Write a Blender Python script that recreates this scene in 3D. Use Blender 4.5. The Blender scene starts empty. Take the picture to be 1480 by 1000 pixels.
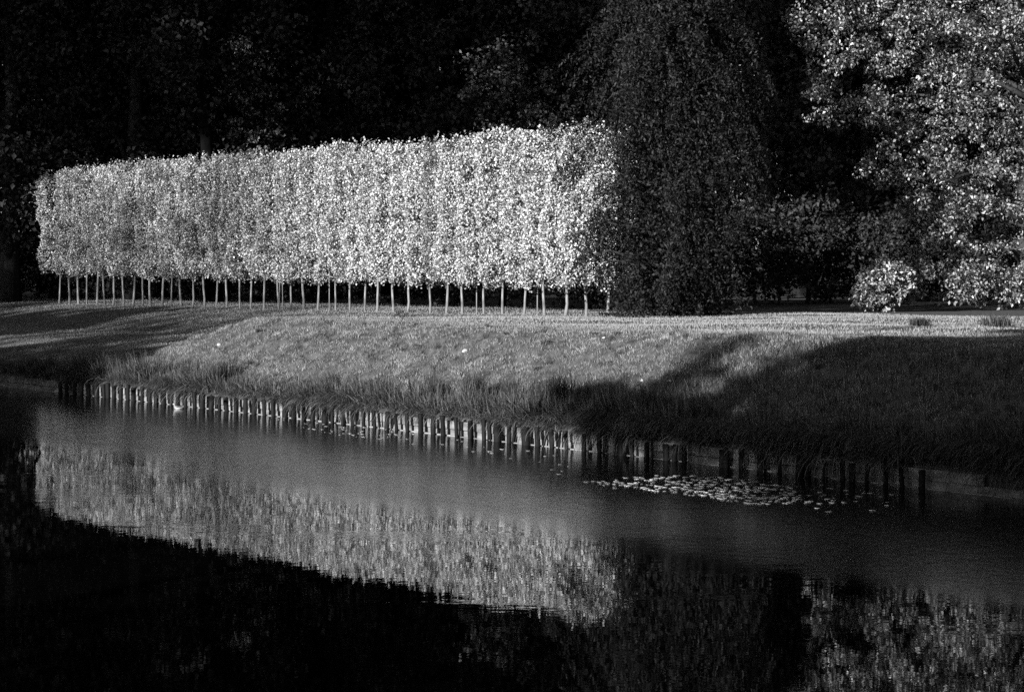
import bpy, bmesh, math
import numpy as np
from mathutils import Vector

rng = np.random.default_rng(7)
scene = bpy.context.scene
COL = scene.collection

# ------------------------------------------------------------------ camera
FPX, CX, HY, CAMZ = 2878.0, 740.0, 390.0, 3.5      # photo focal length / centre / horizon in pixels
cam_d = bpy.data.cameras.new('camera')
cam = bpy.data.objects.new('camera', cam_d)
COL.objects.link(cam)
cam.location = (0, 0, CAMZ)
cam.rotation_euler = (math.radians(90), 0, 0)
cam_d.sensor_width = 36.0
cam_d.lens = 36.0 * FPX / 1480.0
cam_d.shift_y = -(500.0 - HY) / 1480.0
cam_d.clip_start = 0.1
cam_d.clip_end = 2000
scene.camera = cam

# ------------------------------------------------------------------ light
SUN_EL = math.radians(13.0)
LH = np.array([0.58, 0.8146])                       # horizontal direction the light travels
LH = LH / np.linalg.norm(LH)
world = bpy.data.worlds.new('World')
scene.world = world
world.use_nodes = True
wn = world.node_tree
wn.nodes.clear()
sky = wn.nodes.new('ShaderNodeTexSky')
sky.sky_type = 'NISHITA'
sky.sun_disc = False
sky.sun_elevation = SUN_EL
sky.sun_rotation = math.atan2(-LH[0], -LH[1])
bw = wn.nodes.new('ShaderNodeRGBToBW')              # black-and-white photograph
bg = wn.nodes.new('ShaderNodeBackground')
bg.inputs['Strength'].default_value = 0.05
wo = wn.nodes.new('ShaderNodeOutputWorld')
wn.links.new(sky.outputs[0], bw.inputs[0])
wn.links.new(bw.outputs[0], bg.inputs['Color'])
wn.links.new(bg.outputs[0], wo.inputs[0])

sun_d = bpy.data.lights.new('sun', 'SUN')
sun_d.energy = 5.0
sun_d.angle = math.radians(0.53)
sun = bpy.data.objects.new('sun', sun_d)
COL.objects.link(sun)
sd = Vector((LH[0] * math.cos(SUN_EL), LH[1] * math.cos(SUN_EL), -math.sin(SUN_EL)))
sun.rotation_euler = sd.to_track_quat('-Z', 'Y').to_euler()
sun.location = (-40, -60, 60)

scene.view_settings.view_transform = 'Standard'
scene.view_settings.look = 'None'
scene.view_settings.exposure = 1.15
scene.view_settings.gamma = 1.0
scene.cycles.max_bounces = 4
scene.cycles.diffuse_bounces = 2
scene.cycles.glossy_bounces = 3
scene.cycles.transmission_bounces = 3
scene.cycles.use_denoising = False


# ------------------------------------------------------------------ helpers
def tag(o, label=None, cat=None, group=None, kind=None):
    if label: o['label'] = label
    if cat: o['category'] = cat
    if group: o['group'] = group
    if kind: o['kind'] = kind
    return o


def make_mesh(name, v, f):
    """v (N,3), f (M,3) or (M,4) arrays -> mesh data"""
    v = np.asarray(v, dtype=np.float32).reshape(-1, 3)
    f = np.asarray(f, dtype=np.int32)
    k = f.shape[1]
    me = bpy.data.meshes.new(name)
    me.vertices.add(len(v)); me.vertices.foreach_set('co', v.ravel())
    me.loops.add(f.size); me.loops.foreach_set('vertex_index', f.ravel())
    me.polygons.add(len(f))
    me.polygons.foreach_set('loop_start', np.arange(0, f.size, k, dtype=np.int32))
    try:
        me.polygons.foreach_set('loop_total', np.full(len(f), k, dtype=np.int32))
    except Exception:
        pass
    me.update(calc_edges=True)
    return me


def obj(name, me, mat=None, parent=None, loc=None, rotz=0, smooth=False):
    o = bpy.data.objects.new(name, me)
    COL.objects.link(o)
    if mat is not None and me is not None and not me.materials:
        me.materials.append(mat)
    if parent is not None: o.parent = parent
    if loc is not None: o.location = loc
    if rotz: o.rotation_euler = (0, 0, rotz)
    if smooth and me is not None:
        me.polygons.foreach_set('use_smooth', np.ones(len(me.polygons), dtype=bool))
    return o


def empty(name, loc=(0, 0, 0), rotz=0):
    o = bpy.data.objects.new(name, None)
    COL.objects.link(o)
    o.location = loc; o.rotation_euler = (0, 0, rotz)
    o.empty_display_size = 0.2
    return o


def unit(a):
    return a / np.maximum(np.linalg.norm(a, axis=-1, keepdims=True), 1e-9)


class Geo:
    """collects vertices and quads/tris (all stored as quads or tris separately)"""
    def __init__(self): self.v = []; self.f = []; self.n = 0
    def add(self, v, f):
        self.v.append(np.asarray(v, float)); self.f.append(np.asarray(f, int) + self.n); self.n += len(v)
    def mesh(self, name): return make_mesh(name, np.concatenate(self.v), np.concatenate(self.f))


def tube(g, pts, rad, sides=7, cap=True):
    pts = np.asarray(pts, float); rad = np.asarray(rad, float)
    n = len(pts)
    d = np.gradient(pts, axis=0); d = unit(d)
    ref = np.array([1.0, 0, 0]) if abs(d[0][0]) < 0.8 else np.array([0, 1.0, 0])
    a = unit(np.cross(d, ref)); b = np.cross(d, a)
    ang = np.linspace(0, 2 * np.pi, sides, endpoint=False)
    ring = pts[:, None, :] + rad[:, None, None] * (np.cos(ang)[None, :, None] * a[:, None, :] + np.sin(ang)[None, :, None] * b[:, None, :])
    v = ring.reshape(-1, 3)
    i = np.arange(n - 1)[:, None] * sides; j = np.arange(sides)[None, :]; j2 = (j + 1) % sides
    f = np.stack([i + j, i + j2, i + sides + j2, i + sides + j], -1).reshape(-1, 4)
    tri = np.concatenate([f[:, [0, 1, 2]], f[:, [0, 2, 3]]])
    if cap:
        top = (n - 1) * sides
        tri = np.concatenate([tri, [[top, top + k, top + k + 1] for k in range(1, sides - 1)],
                              [[0, k + 1, k] for k in range(1, sides - 1)]])
    g.add(v, tri)


def leaf_geo(c, nrm, length, width, fold=0.18, droop=0.5, r=rng):
    """each leaf: a folded diamond of two triangles"""
    n = len(c)
    nrm = unit(nrm)
    t = r.normal(size=(n, 3)); t[:, 2] -= droop * 1.6
    t = t - nrm * np.sum(t * nrm, 1, keepdims=True); t = unit(t)
    w = np.cross(nrm, t)
    L = np.broadcast_to(length, (n,))[:, None]; W = np.broadcast_to(width, (n,))[:, None]
    base = c - t * L * 0.5; tip = c + t * L * 0.5 - nrm * L * 0.08
    mid = c - t * L * 0.06
    lf = mid + w * W * 0.5 + nrm * W * fold; rt = mid - w * W * 0.5 + nrm * W * fold
    v = np.stack([base, rt, tip, lf], 1).reshape(-1, 3)
    k = np.arange(n)[:, None] * 4
    f = np.concatenate([k + np.array([[0, 1, 2]]), k + np.array([[0, 2, 3]])], 0)
    return v, f


def vnoise(x, y, scale=1.0, seed=0, octaves=4):
    """numpy value noise about 0, range roughly -1..1"""
    out = np.zeros(np.broadcast(x, y).shape); amp = 1.0; tot = 0
    x = np.asarray(x, float) / scale; y = np.asarray(y, float) / scale
    tab = np.random.default_rng(seed).uniform(-1, 1, (256, 256))
    for o in range(octaves):
        xi = np.floor(x).astype(int); yi = np.floor(y).astype(int)
        fx = x - xi; fy = y - yi
        fx = fx * fx * (3 - 2 * fx); fy = fy * fy * (3 - 2 * fy)
        a = tab[xi & 255, yi & 255]; b = tab[(xi + 1) & 255, yi & 255]
        c = tab[xi & 255, (yi + 1) & 255]; d = tab[(xi + 1) & 255, (yi + 1) & 255]
        out = out + amp * ((a * (1 - fx) + b * fx) * (1 - fy) + (c * (1 - fx) + d * fx) * fy)
        tot += amp; amp *= 0.5; x = x * 2.03 + 17.3; y = y * 2.03 + 5.1
    return out / tot * 1.5


def smooth(a, b, x):
    t = np.clip((x - a) / (b - a), 0, 1)
    return t * t * (3 - 2 * t)


def ordinal(n):
    return '%d%s' % (n, 'th' if 10 <= n % 100 <= 20 else {1: 'st', 2: 'nd', 3: 'rd'}.get(n % 10, 'th'))


# ------------------------------------------------------------------ materials (greys: the photograph is black and white)
def new_mat(name):
    m = bpy.data.materials.new(name); m.use_nodes = True
    nt = m.node_tree; nt.nodes.clear()
    out = nt.nodes.new('ShaderNodeOutputMaterial')
    return m, nt, out


def grey(v): return (v, v, v, 1.0)


def leaf_mat(name, lo, hi, rough=0.5, trans=0.25, spec=0.4, power=1.0, patch=0.0):
    m, nt, out = new_mat(name)
    geo = nt.nodes.new('ShaderNodeNewGeometry')
    mr = nt.nodes.new('ShaderNodeMapRange')
    mr.inputs['To Min'].default_value = lo; mr.inputs['To Max'].default_value = hi
    pw = nt.nodes.new('ShaderNodeMath'); pw.operation = 'POWER'; pw.inputs[1].default_value = power
    nt.links.new(geo.outputs['Random Per Island'], pw.inputs[0])
    nt.links.new(pw.outputs[0], mr.inputs['Value'])
    if patch:                                       # dry and lush patches
        nz = nt.nodes.new('ShaderNodeTexNoise'); nz.inputs['Scale'].default_value = patch; nz.inputs['Detail'].default_value = 5
        nz.inputs['Roughness'].default_value = 0.65
        nt.links.new(geo.outputs['Position'], nz.inputs['Vector'])
        m2_ = nt.nodes.new('ShaderNodeMapRange'); m2_.inputs['From Min'].default_value = 0.33; m2_.inputs['From Max'].default_value = 0.67
        m2_.inputs['To Min'].default_value = 0.5; m2_.inputs['To Max'].default_value = 1.45
        nt.links.new(nz.outputs['Fac'], m2_.inputs['Value'])
        mm = nt.nodes.new('ShaderNodeMath'); mm.operation = 'MULTIPLY'
        nt.links.new(mr.outputs[0], mm.inputs[0]); nt.links.new(m2_.outputs[0], mm.inputs[1])
        mr = mm
    p = nt.nodes.new('ShaderNodeBsdfPrincipled')
    p.inputs['Roughness'].default_value = rough
    p.inputs['Specular IOR Level'].default_value = spec
    nt.links.new(mr.outputs[0], p.inputs['Base Color'])
    if trans > 0:
        tr = nt.nodes.new('ShaderNodeBsdfTranslucent')
        nt.links.new(mr.outputs[0], tr.inputs['Color'])
        mx = nt.nodes.new('ShaderNodeMixShader'); mx.inputs[0].default_value = trans
        nt.links.new(p.outputs[0], mx.inputs[1]); nt.links.new(tr.outputs[0], mx.inputs[2])
        nt.links.new(mx.outputs[0], out.inputs['Surface'])
    else:
        nt.links.new(p.outputs[0], out.inputs['Surface'])
    return m


def noise_mat(name, lo, hi, scale=3.0, rough=0.85, bump=0.0, stretch=(1, 1, 1), spec=0.3, detail=6.0):
    m, nt, out = new_mat(name)
    tc = nt.nodes.new('ShaderNodeTexCoord')
    mp = nt.nodes.new('ShaderNodeMapping'); mp.inputs['Scale'].default_value = stretch
    nz = nt.nodes.new('ShaderNodeTexNoise'); nz.inputs['Scale'].default_value = scale; nz.inputs['Detail'].default_value = detail
    mr = nt.nodes.new('ShaderNodeMapRange'); mr.inputs['From Min'].default_value = 0.3; mr.inputs['From Max'].default_value = 0.7
    mr.inputs['To Min'].default_value = lo; mr.inputs['To Max'].default_value = hi
    p = nt.nodes.new('ShaderNodeBsdfPrincipled'); p.inputs['Roughness'].default_value = rough
    p.inputs['Specular IOR Level'].default_value = spec
    nt.links.new(tc.outputs['Object'], mp.inputs[0]); nt.links.new(mp.outputs[0], nz.inputs['Vector'])
    nt.links.new(nz.outputs['Fac'], mr.inputs['Value']); nt.links.new(mr.outputs[0], p.inputs['Base Color'])
    if bump:
        b = nt.nodes.new('ShaderNodeBump'); b.inputs['Distance'].default_value = bump
        nt.links.new(nz.outputs['Fac'], b.inputs['Height']); nt.links.new(b.outputs[0], p.inputs['Normal'])
    nt.links.new(p.outputs[0], out.inputs['Surface'])
    return m


M = {}
M['hedge_leaf'] = leaf_mat('hedge_leaf', 0.09, 0.66, 0.42, 0.15, 0.5, 1.2)
M['lime_bark'] = noise_mat('lime_bark', 0.08, 0.26, 9.0, 0.85, 0.01, (1, 1, 0.25))
M['stake'] = noise_mat('stake_wood', 0.18, 0.30, 12.0, 0.8, 0.0, (1, 1, 0.1))
M['tree_leaf'] = leaf_mat('tree_leaf', 0.015, 0.36, 0.35, 0.12, 0.6, 2.4)
M['shrub_leaf'] = leaf_mat('shrub_leaf', 0.03, 0.45, 0.35, 0.12, 0.6, 1.8)
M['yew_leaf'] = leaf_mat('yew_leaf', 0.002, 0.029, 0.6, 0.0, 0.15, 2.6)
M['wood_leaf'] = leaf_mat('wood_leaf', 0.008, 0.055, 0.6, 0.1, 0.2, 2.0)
M['painted_fleck_leaf'] = leaf_mat('painted_fleck_leaf', 0.015, 0.28, 0.5, 0.1, 0.3, 2.5)  # leaves paled to paint in flecks of sun
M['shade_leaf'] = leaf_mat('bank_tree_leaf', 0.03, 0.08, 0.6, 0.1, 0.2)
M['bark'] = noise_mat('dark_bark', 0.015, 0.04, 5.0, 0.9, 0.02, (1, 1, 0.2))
M['painted_shade_bark'] = noise_mat('painted_shade_bark', 0.001, 0.003, 5.0, 0.95, 0.02, (1, 1, 0.2), 0.1)  # trunk shade put into the bark colour for a silhouette
M['grass'] = leaf_mat('grass_blade', 0.07, 0.38, 0.55, 0.25, 0.3, 1.5, patch=1.3)
M['lawn'] = leaf_mat('lawn_blade', 0.20, 0.40, 0.55, 0.3, 0.3)
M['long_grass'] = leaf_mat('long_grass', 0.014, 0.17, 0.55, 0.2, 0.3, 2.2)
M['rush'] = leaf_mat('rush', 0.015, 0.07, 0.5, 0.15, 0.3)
M['ground'] = noise_mat('turf', 0.025, 0.10, 5.0, 0.95, 0.03, detail=10)
M['post'] = noise_mat('wet_post', 0.003, 0.011, 14.0, 0.7, 0.004, (1, 1, 0.12), 0.12)
M['board'] = noise_mat('bank_board', 0.06, 0.24, 3.0, 0.85, 0.01, (1, 1, 2.5))
M['sill'] = noise_mat('bank_sill', 0.14, 0.30, 6.0, 0.8)
M['pad'] = leaf_mat('lily_pad', 0.4, 0.8, 0.35, 0.0, 0.6)
M['stone'] = noise_mat('pale_stone', 0.25, 0.5, 9.0, 0.8, 0.01)
M['duck'] = noise_mat('duck_body', 0.14, 0.45, 9.0, 0.7)
M['duck_dark'] = noise_mat('duck_wing', 0.03, 0.07, 12.0, 0.7)

# water
m, nt, out = new_mat('pond_water')
geo = nt.nodes.new('ShaderNodeNewGeometry')
BP = np.array([7.2, 31.3]); BU = np.array([-0.615, 0.7885]); BN = np.array([0.7885, 0.615])   # bank line: origin, along, inland


def math_node(op, a=None, b=None):
    n = nt.nodes.new('ShaderNodeMath'); n.operation = op
    for k, x in enumerate((a, b)):
        if x is None: continue
        if isinstance(x, (int, float)): n.inputs[k].default_value = x
        else: nt.links.new(x, n.inputs[k])
    return n.outputs[0]


def noise_node(scale, detail, vec, rough=0.5):
    n = nt.nodes.new('ShaderNodeTexNoise'); n.inputs['Scale'].default_value = scale
    n.inputs['Detail'].default_value = detail; n.inputs['Roughness'].default_value = rough
    nt.links.new(vec, n.inputs['Vector']); return n.outputs['Fac']


def mapped(scale):
    mp = nt.nodes.new('ShaderNodeMapping'); mp.inputs['Scale'].default_value = scale
    nt.links.new(geo.outputs['Position'], mp.inputs[0]); return mp.outputs[0]


dot = nt.nodes.new('ShaderNodeVectorMath'); dot.operation = 'DOT_PRODUCT'
dot.inputs[1].default_value = (BN[0], BN[1], 0)
nt.links.new(geo.outputs['Position'], dot.inputs[0])
tdist = math_node('SUBTRACT', dot.outputs['Value'], float(BP @ BN))        # 0 at the bank, negative over the water
wob = math_node('MULTIPLY', math_node('SUBTRACT', noise_node(0.12, 3, mapped((1, 1, 1))), 0.5), 4.0)
tw = math_node('ADD', tdist, wob)
mr = nt.nodes.new('ShaderNodeMapRange'); mr.interpolation_type = 'SMOOTHSTEP'
mr.inputs['From Min'].default_value = -8.6; mr.inputs['From Max'].default_value = -7.0
nt.links.new(tw, mr.inputs['Value'])
ruffle = mr.outputs[0]                                                     # breeze-ruffled water along the far bank
# breeze streaks farther out
st = nt.nodes.new('ShaderNodeMapRange'); st.interpolation_type = 'SMOOTHSTEP'
st.inputs['From Min'].default_value = 0.54; st.inputs['From Max'].default_value = 0.74
st.inputs['To Max'].default_value = 0.5
nt.links.new(noise_node(0.35, 4, mapped((0.5, 1.7, 1))), st.inputs['Value'])
amp = math_node('ADD', math_node('ADD', math_node('MULTIPLY', ruffle, 1.0), st.outputs[0]), 0.13)
h1 = noise_node(5.0, 3, mapped((1, 1.0, 1)))
h2 = noise_node(1.1, 2, mapped((1, 1.0, 1)))
hh = math_node('ADD', h1, math_node('MULTIPLY', h2, 1.2))
bump = nt.nodes.new('ShaderNodeBump'); bump.inputs['Strength'].default_value = 1.0; bump.inputs['Distance'].default_value = 0.0022
nt.links.new(math_node('MULTIPLY', hh, amp), bump.inputs['Height'])
p = nt.nodes.new('ShaderNodeBsdfPrincipled')
p.inputs['Base Color'].default_value = grey(0.0015)
p.inputs['IOR'].default_value = 1.5
nt.links.new(math_node('ADD', math_node('MULTIPLY', ruffle, 0.13), 0.010), p.inputs['Roughness'])
nt.links.new(bump.outputs[0], p.inputs['Normal'])
nt.links.new(p.outputs[0], out.inputs['Surface'])
M['water'] = m

# ------------------------------------------------------------------ the lie of the land
CAN_W = 23.6                                        # canal width


def to_xy(s, t):
    s = np.asarray(s, float); t = np.asarray(t, float)
    return BP[0] + BU[0] * s + BN[0] * t, BP[1] + BU[1] * s + BN[1] * t


def to_st(x, y):
    dx = np.asarray(x, float) - BP[0]; dy = np.asarray(y, float) - BP[1]
    return dx * BU[0] + dy * BU[1], dx * BN[0] + dy * BN[1]


def ground_z(s, t):
    s = np.asarray(s, float); t = np.asarray(t, float)
    steep = np.interp(t, [0.08, 0.25, 1.1, 1.7, 3.7, 4.4, 5.0, 8, 16, 20, 60], [0.33, 0.40, 0.58, 0.86, 1.86, 2.08, 2.13, 2.10, 2.04, 2.03, 2.05])
    gentle = np.interp(t, [0.08, 0.25, 3, 6.5, 8.2, 10.5, 13, 15, 17.5, 22, 60], [0.33, 0.40, 0.70, 1.02, 1.08, 1.14, 1.52, 1.72, 1.86, 1.95, 2.05])
    k = smooth(29.0, 35.5, s + 0.25 * (t - 4))
    z = steep * (1 - k) + gentle * k
    rough = smooth(0.6, 1.6, t) * (1 - smooth(4.0, 6.5, t)) * (1 - 0.6 * k)
    z = z + 0.055 * vnoise(s, t, 0.9, 3, 3) * rough + 0.13 * np.minimum(vnoise(s * 0.75, t * 1.3, 0.30, 5, 2), 0.10) * rough
    z = z + 0.045 * vnoise(s, t, 3.2, 4, 3) * smooth(0.5, 2, t)
    z = np.where(t < 0.05, -1.0, z)
    near = np.interp(-t, [CAN_W - 0.4, CAN_W, CAN_W + 2.0, CAN_W + 3], [-1.0, -0.1, 1.75, 1.9])
    z = np.where(t < -CAN_W + 0.5, near, z)
    return z


def gz_xy(x, y):
    return ground_z(*to_st(x, y))


def axis(parts):
    a = [np.arange(lo, hi, st) for lo, hi, st in parts]
    return np.unique(np.round(np.concatenate(a), 4))


S = axis([(-400, -40, 30), (-40, -14, 2), (-14, 60, 0.16), (60, 80, 0.5), (80, 140, 6), (140, 421, 40)])
T = axis([(-400, -60, 40), (-60, -26, 4), (-26, -22, 0.4), (-22, 0, 4), (0.04, 0.09, 0.04), (0.12, 6.6, 0.12), (6.6, 22, 0.4), (22, 60, 4), (60, 421, 40)])
SS, TT = np.meshgrid(S, T, indexing='ij')
X, Y = to_xy(SS, TT)
Z = ground_z(SS, TT)
ns, nt_ = SS.shape
idx = np.arange(ns * nt_).reshape(ns, nt_)
quads = np.stack([idx[:-1, :-1], idx[:-1, 1:], idx[1:, 1:], idx[1:, :-1]], -1).reshape(-1, 4)[:, ::-1]
ground = obj('ground', make_mesh('ground', np.stack([X, Y, Z], -1), quads), M['ground'], smooth=True)
tag(ground, 'grassy bank and lawn rising from the water', kind='structure')

wx, wy = to_xy(np.array([-400, 420, 420, -400]), np.array([0.055, 0.055, -CAN_W - 0.3, -CAN_W - 0.3]))
water = obj('water', make_mesh('water', np.stack([wx, wy, np.zeros(4)], -1), [[3, 2, 1, 0]]), M['water'])
if water.data.polygons[0].normal.z < 0:
    water.data.flip_normals()
tag(water, 'dark calm water of the canal', kind='structure')


def px_at_z(px, py, z):
    y = (CAMZ - z) * FPX / (py - HY)
    return (px - CX) / FPX * y, y


def px_on_ground(px, py, z=1.2):
    y = np.arange(25, 130, 0.02)                    # first point where the sight line meets the ground
    x = (px - CX) / FPX * y; zl = CAMZ - (py - HY) / FPX * y
    i = int(np.argmax(zl <= gz_xy(x, y)))
    return float(x[i]), float(y[i]), float(gz_xy(x[i], y[i]))


def px_on_line(px, A, B):
    """ground point where the photo column px meets the line A-B (plan)"""
    k = (px - CX) / FPX
    d = B - A
    q = (k * A[1] - A[0]) / (d[0] - k * d[1])
    return A + q * d


# ------------------------------------------------------------------ retaining boards, sill and posts at the water's edge
def box_mesh(name, lx, ly, lz, jitter=0.0):
    v = np.array([[x, y, z] for x in (-lx / 2, lx / 2) for y in (-ly / 2, ly / 2) for z in (0, lz)], float)
    if jitter: v = v + rng.normal(size=v.shape) * jitter
    me = bpy.data.meshes.new(name)
    bm = bmesh.new()
    bv = [bm.verts.new(c) for c in v]
    for q in ((0, 1, 3, 2), (4, 6, 7, 5), (0, 4, 5, 1), (2, 3, 7, 6), (0, 2, 6, 4), (1, 5, 7, 3)):
        bm.faces.new([bv[k] for k in q])
    bmesh.ops.recalc_face_normals(bm, faces=bm.faces)
    bmesh.ops.bevel(bm, geom=bm.edges[:], offset=min(lx, ly, lz) * 0.12, segments=1, affect='EDGES')
    bm.to_mesh(me); bm.free()
    return me


ROT_U = math.atan2(BU[1], BU[0])
wx0, wy0 = to_xy(0, 0)
wall = empty('bank_revetment', (wx0, wy0, 0), ROT_U)
tag(wall, 'pale board facing along the foot of the grass bank', 'revetment')
BL = 2.4
for row in range(2):
    bmesh_ = [box_mesh('board', BL - 0.012, 0.05, 0.18, 0.004) for _ in range(4)]
    for k in range(0, 27):
        o = obj('board', bmesh_[(k * 7 + row) % 4], M['board'], wall)
        o.location = (k * BL + row * 0.9 + rng.normal() * 0.004, -0.008 + row * 0.016 + rng.normal() * 0.006, -0.06 + row * 0.187)
        o.rotation_euler = (0, 0, rng.normal() * 0.002)
sill_me = box_mesh('sill', BL - 0.01, 0.09, 0.05, 0.004)
for k in range(0, 27):
    o = obj('sill_board', sill_me, M['sill'], wall)
    o.location = (k * BL + 0.3, 0.09, -0.036 + rng.normal() * 0.004)

post_px = [88, 97, 108, 118, 129, 140, 151, 157, 164, 175, 185, 193, 205, 217, 226, 236.5, 247, 257, 268, 281.5, 293, 304, 317, 328.5, 341, 355, 367, 381.5, 395.5]
post_px += [350 + v / 3.333 for v in (205, 248, 260, 293, 308, 338, 362, 397, 435, 453, 485, 498, 532, 552, 585, 612, 641, 662, 696, 722, 746, 797, 862, 920, 970, 1034, 1049, 1098, 1112)]
post_px += [650 + v / 3.125 for v in (155, 175, 187, 217, 270, 284, 343, 400, 425, 462, 490, 530, 605, 625, 675, 693, 748, 775, 825, 890, 915, 980, 1015, 1058)]
post_px += [1000 + v / 2.5 for v in (110, 125, 180, 250, 318, 390, 420, 480, 545, 580, 632, 700, 760, 830)]
wide = {350 + 205 / 3.333, 350 + 397 / 3.333, 650 + 217 / 3.125, 650 + 343 / 3.125, 650 + 775 / 3.125, 1100.0, 1156.0}
thin = {350 + v / 3.333 for v in (260, 308, 362, 453, 498, 552, 612, 662, 722, 1049, 1112)} | {650 + v / 3.125 for v in (175, 187, 284, 425, 490, 625, 693, 915)}
post_px = sorted(post_px)
LA = np.array(to_xy(0, -0.20)); LB = np.array(to_xy(40, -0.20))
LC = np.array(to_xy(0, -0.13)); LD = np.array(to_xy(40, -0.13))


def post_mesh(r, h, lean, flat):
    g = Geo()
    zz = np.array([-0.6, 0.0, 0.12, 0.3, h * 0.8, h - 0.012, h])
    rr = r * (1 + rng.normal(size=7) * 0.05); rr[-1] *= 0.82
    pts = np.stack([lean[0] * zz, lean[1] * zz, zz], -1)
    tube(g, pts, rr, 9)
    v = np.concatenate(g.v)
    v[:, 0] *= flat
    return make_mesh('post', v, np.concatenate(g.f))


for k, px in enumerate(post_px):
    is_thin = px in thin
    A, B = (LC, LD) if is_thin else (LA, LB)
    P = px_on_line(px + rng.normal() * 0.4, A, B)
    r = 0.024 if is_thin else (0.078 if px in wide else rng.uniform(0.040, 0.060) * (1.2 if px < 420 else 1.0))
    h = rng.uniform(0.34, 0.43) * (0.8 if px > 900 else 1.0)
    o = obj('wooden_post', post_mesh(r, h, rng.normal(size=2) * (0.10 if is_thin else 0.035), rng.uniform(0.9, 1.15)), M['post'], loc=(P[0], P[1], 0), rotz=rng.uniform(0, 6), smooth=True)
    size = 'thin' if is_thin else ('thick' if px in wide else 'slim')
    tag(o, '%s dark wooden post at the water edge, %s from the left end of the row' % (size, ordinal(k + 1)), 'post', 'posts along the foot of the bank')

# ------------------------------------------------------------------ pleached trees (clipped row on bare stems)
HA = np.array([(881 - CX) / FPX * 67.15, 67.15])
HB = np.array([(101 - CX) / FPX * 96.0, 96.0])
HD = (HB - HA) / np.linalg.norm(HB - HA)
HROT = math.atan2(HD[1], HD[0])
trunk_px = [86, 101, 115, 127, 140, 152, 164, 178, 192, 206, 219, 235, 247, 263, 279, 296, 313, 329, 347, 363, 382, 404, 420, 439, 460, 485, 505, 527, 546, 569, 591, 621, 646, 670, 699, 727, 756, 787, 817, 848, 881]


def pleached_crown(seed, wdt=1.12, depth=0.85, z0=3.0, z1=8.12):
    r = np.random.default_rng(seed)
    n = 12500
    # front, back shells and interior
    kind = r.random(n)
    x = (r.random(n) - 0.5) * wdt * 1.12
    z = z0 + (z1 - z0) * r.random(n)
    low = z0 + 0.10 + 0.26 * vnoise(x + seed * 3.1, x * 0, 0.35, seed, 2) - 0.22 * np.exp(-(x / 0.22) ** 2)
    top = z1 + 0.03 + 0.30 * vnoise(x + seed * 5.7, x * 0 + 3, 0.30, seed + 1, 2)
    z = low + (top - low) * (z - z0) / (z1 - z0)
    bulge = 0.24 * vnoise(x + seed, z, 0.75, seed + 2, 3) - 0.30 * (np.abs(x) / (wdt / 2)) ** 2.5
    edge = np.minimum(np.minimum(z - low, top - z) / 0.35, 1.0)
    half = depth * (0.72 + 0.28 * np.sqrt(np.clip(edge, 0, 1))) + bulge
    q = np.abs(r.normal(size=n)) * 0.20
    y = np.where(kind < 0.52, half - q, np.where(kind < 0.84, -half + q, (r.random(n) * 2 - 1) * half))
    c = np.stack([x, y, z], -1)
    keep = r.random(n) < np.clip(0.80 + 1.1 * vnoise(x * 1.3 + seed * 2, z + np.sign(y) * 40, 0.36, seed + 9, 3), 0.12, 1)
    c = c[keep]; y = y[keep]; n = len(c)
    nr = r.normal(size=(n, 3)) * 0.95
    nr[:, 1] += np.sign(y) * 0.75; nr[:, 2] += 0.35
    L = r.uniform(0.065, 0.125, n)
    v1, f1 = leaf_geo(c, nr, L, L * 0.66, 0.14, 0.9, r)
    # shoots above the clipped top and hanging sprigs below
    m2 = 36
    sx = (r.random(m2) - 0.5) * wdt; sy = (r.random(m2) - 0.5) * depth * 1.5
    up = r.random(m2) < 0.6
    hh = r.uniform(0.08, 0.42, m2)
    kk = 5
    cc = np.stack([np.repeat(sx, kk) + r.normal(size=m2 * kk) * 0.04, np.repeat(sy, kk) + r.normal(size=m2 * kk) * 0.04,
                   np.where(np.repeat(up, kk), z1 + 0.05 + np.tile(np.linspace(0, 1, kk), m2) * np.repeat(hh, kk),
                            z0 + 0.05 - np.tile(np.linspace(0, 1, kk), m2) * np.repeat(hh, kk))], -1)
    n2 = r.normal(size=(m2 * kk, 3)); n2[:, 1] += 0.6
    v2, f2 = leaf_geo(cc, n2, r.uniform(0.08, 0.13, m2 * kk), 0.075, 0.14, 0.6, r)
    return make_mesh('pleached_crown', np.concatenate([v1, v2]), np.concatenate([f1, f2 + len(v1)]))


def pleached_trunk(seed):
    r = np.random.default_rng(seed)
    g = Geo()
    zz = np.array([-0.15, 0.0, 0.08, 0.4, 0.8, 1.4, 2.6, 4.2, 5.9]) + 1.9
    bend = np.cumsum(r.normal(size=(9, 2)) * 0.016, 0); bend -= bend[1]
    rad = np.array([0.072, 0.062, 0.050, 0.043, 0.040, 0.038, 0.033, 0.024, 0.010])
    pts = np.concatenate([bend, zz[:, None]], 1)
    tube(g, pts, rad, 8)
    for k in range(14):                              # horizontally trained limbs
        h = 3.25 + k * 0.34 + r.normal() * 0.05
        sgn = 1 if k % 2 else -1
        a = np.array([np.interp(h, zz, bend[:, 0]), np.interp(h, zz, bend[:, 1]), h])
        ln = 0.55 * (1 - 0.03 * k); yy = r.normal() * 0.25
        tube(g, [a, a + [sgn * ln * 0.5, yy * 0.6, 0.08], a + [sgn * ln, yy, 0.05 + r.normal() * 0.05]], [0.017, 0.012, 0.005], 5)
    return g.mesh('pleached_trunk')


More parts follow.
